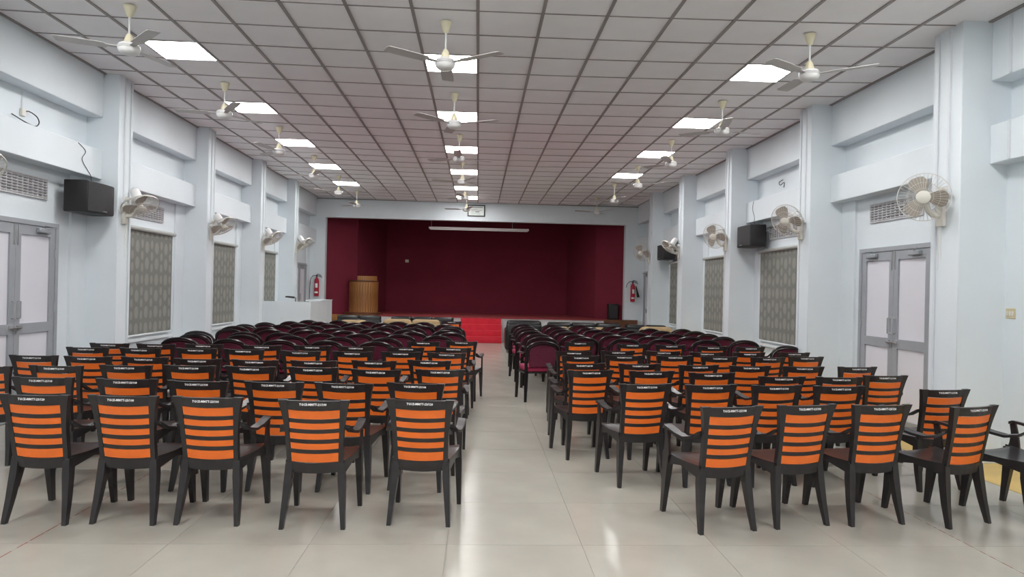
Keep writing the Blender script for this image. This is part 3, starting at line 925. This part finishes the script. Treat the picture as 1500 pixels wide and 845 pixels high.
def make_orange():
    root = empty('plastic_armchair')
    fr = MB()
    for s in (-1, 1):
        secs = []
        for z in (.30, .40, .50, .60, .68, .75, .81):
            y = yb(z)
            secs.append([(s * xo(z), y - .014, z), (s * xo(z), y + .020, z), (s * xi(z), y + .014, z), (s * xi(z), y - .014, z)])
        fr.sweep(secs)
    back_strip(fr, .750, .806, xi(.748) + .006, xi(.806) + .012, .022, dz=.006, dz1=0)
    back_strip(fr, .345, .412, xi(.345) + .006, xi(.412) + .006, .024, dz=.008)
    z0, pitch = .420, .0655
    for i in range(1, 5):
        zz = z0 + pitch * i
        back_strip(fr, zz - .014, zz + .011, xi(zz) + .004, xi(zz) + .004, .012, dz=.006)
    fr.build('backrest_frame', M['black_plastic'], root)
    for i in range(5):
        zz = z0 + pitch * i
        b = MB(); back_strip(b, zz + (.0125 if i else -.006), zz + pitch - (.0155 if i < 4 else .0005), xi(zz) - .001, xi(zz + pitch) - .001, .007, dz=.006, off=-.004)
        b.build('back_slat', M['orange'], root)
    # seat: dished grid with thickness
    N, K = 8, 8; vs = []; fs = []
    for j in range(K + 1):
        v = j / K; y = -.20 + .42 * v; hw = .185 + .045 * v
        for i in range(N + 1):
            u = -1 + 2 * i / N; x = u * hw
            z = .405 + .018 * v + .014 * u * u - .012 * math.sin(PI * v) - (.03 * ((v - .86) / .14) ** 2 if v > .86 else 0)
            vs.append((x, y, z))
    n1 = len(vs)
    vs += [(x, y, z - .012) for (x, y, z) in vs]
    for j in range(K):
        for i in range(N):
            a = j * (N + 1) + i
            fs.append((a, a + 1, a + N + 2, a + N + 1)); fs.append((a + n1, a + n1 + N + 1, a + n1 + N + 2, a + n1 + 1))
    rim = [i for i in range(N + 1)] + [j * (N + 1) + N for j in range(1, K + 1)] + [K * (N + 1) + i for i in range(N - 1, -1, -1)] + [j * (N + 1) for j in range(K - 1, 0, -1)]
    for q in range(len(rim)):
        a, b = rim[q], rim[(q + 1) % len(rim)]
        fs.append((a, a + n1, b + n1, b))
    seat = MB().add(vs, fs, True)
    for s in (-1, 1):     # side aprons
        seat.sweep([[(s * .185, -.20, .405), (s * .185, -.20, .335), (s * .175, -.20, .335), (s * .175, -.20, .405)],
                    [(s * .208, 0, .415), (s * .208, 0, .375), (s * .198, 0, .375), (s * .198, 0, .415)],
                    [(s * .231, .215, .43), (s * .231, .215, .34), (s * .221, .215, .34), (s * .221, .215, .43)]])
    seat.build('seat', M['black_plastic'], root)
    for s in (-1, 1):
        # rear leg, tapering and splayed
        secs = []
        for (z, x, y, wx, wy) in ((.40, .162, -.185, .042, .05), (.30, .166, -.192, .046, .055), (.15, .178, -.215, .036, .046), (0, .190, -.248, .026, .032)):
            secs.append([(s * (x + wx / 2), y - wy / 2, z), (s * (x + wx / 2), y + wy / 2, z), (s * (x - wx / 2), y + wy / 2, z), (s * (x - wx / 2), y - wy / 2, z)])
        MB().sweep(secs).build('leg', M['black_plastic'], root)
        secs = []
        for (z, x, y, wx, wy) in ((.42, .210, .165, .046, .085), (.30, .212, .180, .044, .065), (.15, .214, .200, .036, .046), (0, .216, .222, .028, .034)):
            secs.append([(s * (x + wx / 2), y - wy / 2, z), (s * (x + wx / 2), y + wy / 2, z), (s * (x - wx / 2), y + wy / 2, z), (s * (x - wx / 2), y - wy / 2, z)])
        MB().sweep(secs).build('leg', M['black_plastic'], root)
        # armrest: leaves the post, dips, runs level, then drops to the front of the seat
        pts = [(.195, -.225, .640, .040), (.214, -.17, .600, .042), (.226, -.09, .582, .046), (.232, .0, .590, .050), (.232, .09, .606, .052), (.230, .155, .612, .050), (.228, .185, .600, .046)]
        secs = []
        for (x, y, z, wd) in pts:
            secs.append([(s * (x - wd / 2), y, z - .010), (s * (x + wd / 2), y, z - .014), (s * (x + wd / 2), y, z + .004), (s * (x - wd / 2), y, z + .010)])
        ar = MB().sweep(secs)
        secs = []
        for (z, y, wy) in ((.60, .165, .042), (.52, .150, .05), (.45, .150, .07), (.415, .155, .085)):
            secs.append([(s * .236, y - wy / 2, z), (s * .236, y + wy / 2, z), (s * .220, y + wy / 2, z), (s * .220, y - wy / 2, z)])
        ar.sweep(secs).build('armrest', M['black_plastic'], root)
    lb = link('painted_label', LAB[0], root, (0, yb(.79) - .0335, .778), (PI / 2 - .16, 0, 0))
    return root


LEFT = [[(4, 97, 577.5), (133, 230, 579), (253, 353, 581), (409, 511, 585.5), (567, 665, 585)],
        [(20, 106, 552), (142, 230, 554.5), (245, 335, 557.5), (359, 445, 559), (463, 546, 561), (568, 648, 561)],
        [(-60, 21, 536), (41, 120, 535), (145, 220, 534.5), (240, 316, 534.5), (332, 404, 536), (424, 495, 537.5), (516, 588, 541), (607, 681, 541)],
        [(16, 90, 520), (93, 163, 521.5), (176, 243, 522.5), (256, 324, 525), (338, 407, 527), (426, 493, 528), (516, 580, 528), (598, 660, 527.5)],
        [(99, 161, 508), (176, 235, 509.5), (259, 320, 509.5), (330, 387, 511), (411, 470, 513.5), (487, 546, 514.5), (558, 616, 515), (625, 684, 516.5)],
        [(131, 188, 502.6), (201, 259, 503.5), (266, 324, 504), (355, 412, 505.7), (430, 486, 505.9), (494, 550, 507), (567, 623, 508.4), (637, 692, 508.8)],
        [(596, 648, 500), (649, 694.5, 499.5)]]
RIGHT = [[(1033, 1120, 595), (1137, 1222, 592.5), (1248, 1337, 592.5), (1390, 1467, 594.5)],
         [(907, 986, 562), (1004, 1079, 563), (1103, 1175, 564), (1190, 1268, 565), (1345, 1425, 570)],
         [(832, 898, 542), (922, 988, 543), (1009, 1077, 545.7), (1111, 1181, 551), (1197, 1269, 552), (1261, 1329, 549.5)],
         [(824, 887, 531.8), (906, 968, 532.4), (995, 1053, 534.3), (1068, 1130, 535.5), (1145, 1209, 536.5), (1227, 1286, 537)],
         [(824, 879, 520.8), (881, 939, 520.3), (962, 1014, 520.6), (1024, 1081, 521.7), (1098, 1150, 523), (1150, 1204, 522)],
         [(818, 872, 514.4), (879, 928, 513.5), (947, 997, 514), (1011, 1063, 516), (1077, 1125, 516), (1138, 1187, 516)],
         [(824, 867, 500.5), (907, 952, 503.5), (969, 1014, 505), (1020, 1064, 507), (1078, 1121, 508)]]
oc = make_orange()


def row_name(i):
    return 'rear row' if i == 0 else '%s row from the rear' % ORD[i + 1]


CHAIRS = []          # [x, y, turn, label, kind]; neighbours are eased apart before they are set down


def place_orange(p, th, label):
    off = Vector((0, yb(.81), 0)); off.rotate(Matrix.Rotation(th, 3, 'Z'))
    CHAIRS.append([p.x - off.x, p.y - off.y, th, label, 0])


for sgn, rows, sn in ((-1, LEFT, 'lectern-side block'), (1, RIGHT, 'switchboard-side block')):
    for i, row in enumerate(rows):
        seq = row[::-1] if sgn < 0 else row
        for j, (a, b, y) in enumerate(seq):
            p = at_z((a + b) / 2, y, HT)
            d = (p - CAM).dot(fwd)
            k = min(1.0, max(.78, (b - a) * d / F / .436))
            az = p.x / p.y
            # turn of the chair from its apparent width: cos t -/+ tan(az) sin t = k
            best = min([q * .01 for q in range(-10, 36)], key=lambda t: abs(math.cos(t) - abs(az) * math.sin(t) - k))
            th = (.55 * best + .06) if sgn > 0 else -(.35 * best + .01)
            if sgn > 0 and i == 0: th = (.22, .20, .14, .32)[j]
            if sgn > 0 and i == 1 and j == 4: th = .16
            th += random.uniform(-.03, .03)
            place_orange(p, th, 'black plastic armchair with orange slats, %s, %s, %s from aisle' % (sn, row_name(i), ORD[j + 1]))
place_orange(at_z(661.5, 470.5, HT), 0.0, 'lone orange-slatted black armchair beside a beige sofa near the red steps')
place_orange(at_z(1549, 594.5, HT), .30, 'black plastic armchair at the wall end of the switchboard-side rear row')


# ------------------------------------------------------------------ maroon cushioned chair (faces +y)
def make_maroon():
    root = empty('cushioned_chair')

    def hoop(hw, zb, zt, yf, n=14):
        pts = []
        for i in range(n + 1):
            a = PI * i / n
            pts.append((hw * math.cos(a), yf(zb + (zt - zb) * math.sin(a) ** .85), zb + (zt - zb) * math.sin(a) ** .85))
        return pts
    yf = lambda z: -.19 - .09 * (z - .44) / .38
    pts = [(.215, yf(.44), .44), (.225, yf(.54), .54)] + [(.23, yf(.64), .64)] + hoop(.228, .69, .815, yf) + [(-.23, yf(.64), .64)] + [(-.225, yf(.54), .54), (-.215, yf(.44), .44)]
    MB().tube(pts, .016, 6, False, 1.2).build('back_hoop', M['black_metal'], root)
    # rear shell, a thin black panel behind the cushion, with an oval grip on top
    def panel(hw, zlo, zhi, zc, y_off, th, n=12):
        outline = [(-hw * .92, zlo), (hw * .92, zlo)]
        for i in range(n + 1):
            a = PI * i / n
            outline.append((hw * math.cos(a), zc + (zhi - zc) * math.sin(a) ** .85))
        front = [(x, yf(z) + y_off + .02 * (1 - (x / hw) ** 2) * -1, z) for x, z in outline]
        back_ = [(x, y + th, z) for x, y, z in front]
        k = len(outline)
        mb = MB(); vs = front + back_
        fs = [tuple(range(k)), tuple(range(k, 2 * k))[::-1]] + [(i, i + k, (i + 1) % k + k, (i + 1) % k) for i in range(k)]
        return mb.add(vs, fs)
    panel(.205, .56, .798, .69, -.012, .010).build('back_shell', M['black_metal'], root)
    panel(.188, .475, .775, .675, -.026, .055).build('back_cushion', M['maroon_cloth'], root)
    MB().rbox(-.215, .215, -.19, .25, .40, .475, .032, 3).build('seat_cushion', M['pink_cloth'], root)
    MB().rbox(-.205, .205, -.18, .23, .378, .399, .008, 1).build('seat_pan', M['black_metal'], root)
    for s in (-1, 1):
        MB().tube([(s * .222, yf(.56), .56), (s * .215, -.20, .42), (s * .22, -.215, .2), (s * .228, -.245, 0)], [.014, .016, .016, .014], 6, False, 1.5).build('leg', M['black_metal'], root)
        MB().tube([(s * .240, .15, .635), (s * .240, .17, .42), (s * .238, .19, .2), (s * .238, .215, 0)], [.014, .016, .016, .014], 6, False, 1.5).build('leg', M['black_metal'], root)
        MB().tube([(s * .226, yf(.73), .73), (s * .242, -.20, .675), (s * .243, -.10, .655), (s * .245, .05, .655), (s * .243, .13, .648), (s * .240, .155, .63)], [.014, .016, .02, .021, .019, .014], 6, False, .7).build('armrest', M['black_metal'], root)
        MB().tube([(s * .214, -.16, .385), (s * .238, .17, .385)], .010, 5).build('side_rail', M['black_metal'], root)
    return root


mc = make_maroon()


def place_maroon(x, ytop, th, label):
    off = Vector((0, -.28, 0)); off.rotate(Matrix.Rotation(th, 3, 'Z'))
    CHAIRS.append([x - off.x, ytop - off.y, th, label, 1])


def mlab(sn, i, j):
    return 'maroon cushioned black-framed chair, %s, %s maroon row from rear, %s from aisle' % (sn, ORD[i + 1], ORD[j + 1])


mrows_l = [(8.74, [-1.35, -1.95, -2.6, -3.25, -3.84]), (9.40, [-1.25, -1.85, -2.5, -3.2, -3.82])]
for q in range(7):
    y = 10.02 + .61 * q
    mrows_l.append((y, [-.52 - .555 * t for t in range(7)] if q < 5 else [-.55 - .56 * t for t in range(6)][q - 5:]))
for i, (y, xs) in enumerate(mrows_l):
    for j, x in enumerate(xs):
        place_maroon(x + (0 if j == 0 else .13 * math.sin(2.3 * i + 1)) + random.uniform(-.06, .06), y + random.uniform(-.09, .09), random.uniform(-.2, .12), mlab('lectern-side block', i, j))
mrows_r = [(8.55, []), (9.22, [4.12])]
for q in range(6):
    y = 10.06 + .735 * q
    mrows_r.append((y, [1.0 + .605 * t - .02 * q for t in range(6)]))
mrows_r[1] = (9.22, [.96, 4.17])
mrows_r[-1] = (mrows_r[-1][0], mrows_r[-1][1][:4])
mrows_r[2] = (10.12, mrows_r[2][1])
for i, (y, xs) in enumerate(mrows_r):
    for j, x in enumerate(xs):
        lab = mlab('switchboard-side block', i, j)
        if i == 1 and j == 1: lab = 'maroon cushioned chair at the wall end, beside the last orange row'
        if i == 1 and j == 0: lab = 'maroon cushioned chair on the aisle just beyond the last orange row'
        place_maroon(x + random.uniform(-.04, .04), y + random.uniform(-.09, .09) if j else y, random.uniform(-.06, .22), lab)


for it in range(60):
    for i in range(len(CHAIRS)):
        A = CHAIRS[i]
        for j in range(i + 1, len(CHAIRS)):
            B = CHAIRS[j]
            dx, dy = B[0] - A[0], B[1] - A[1]
            tm = max(abs(A[2]), abs(B[2]))
            ox = (.505 if A[4] == 0 else .525) + (.15 if A[4] == 0 else .28) * tm - abs(dx); oy = .525 + .13 * tm - abs(dy)
            if ox <= 0 or oy <= 0: continue
            if ox < oy:
                m_ = .25 * ox * (1 if dx > 0 else -1); A[0] -= m_; B[0] += m_
            else:
                m_ = .25 * oy * (1 if dy > 0 else -1); A[1] -= m_; B[1] += m_
used = [False, False]
for (x, y, th, label, kind) in CHAIRS:
    src = (oc, mc)[kind]
    o = copy_tree(src) if used[kind] else src
    used[kind] = True
    o.location = (x, y, 0); o.rotation_euler = (0, 0, th)
    tag(o, label, 'chair', ('orange slatted chairs', 'maroon cushioned chairs')[kind])
    if kind == 0:
        [c for c in o.children if c.name.startswith('painted_label')][0].data = LAB[random.randrange(4)]
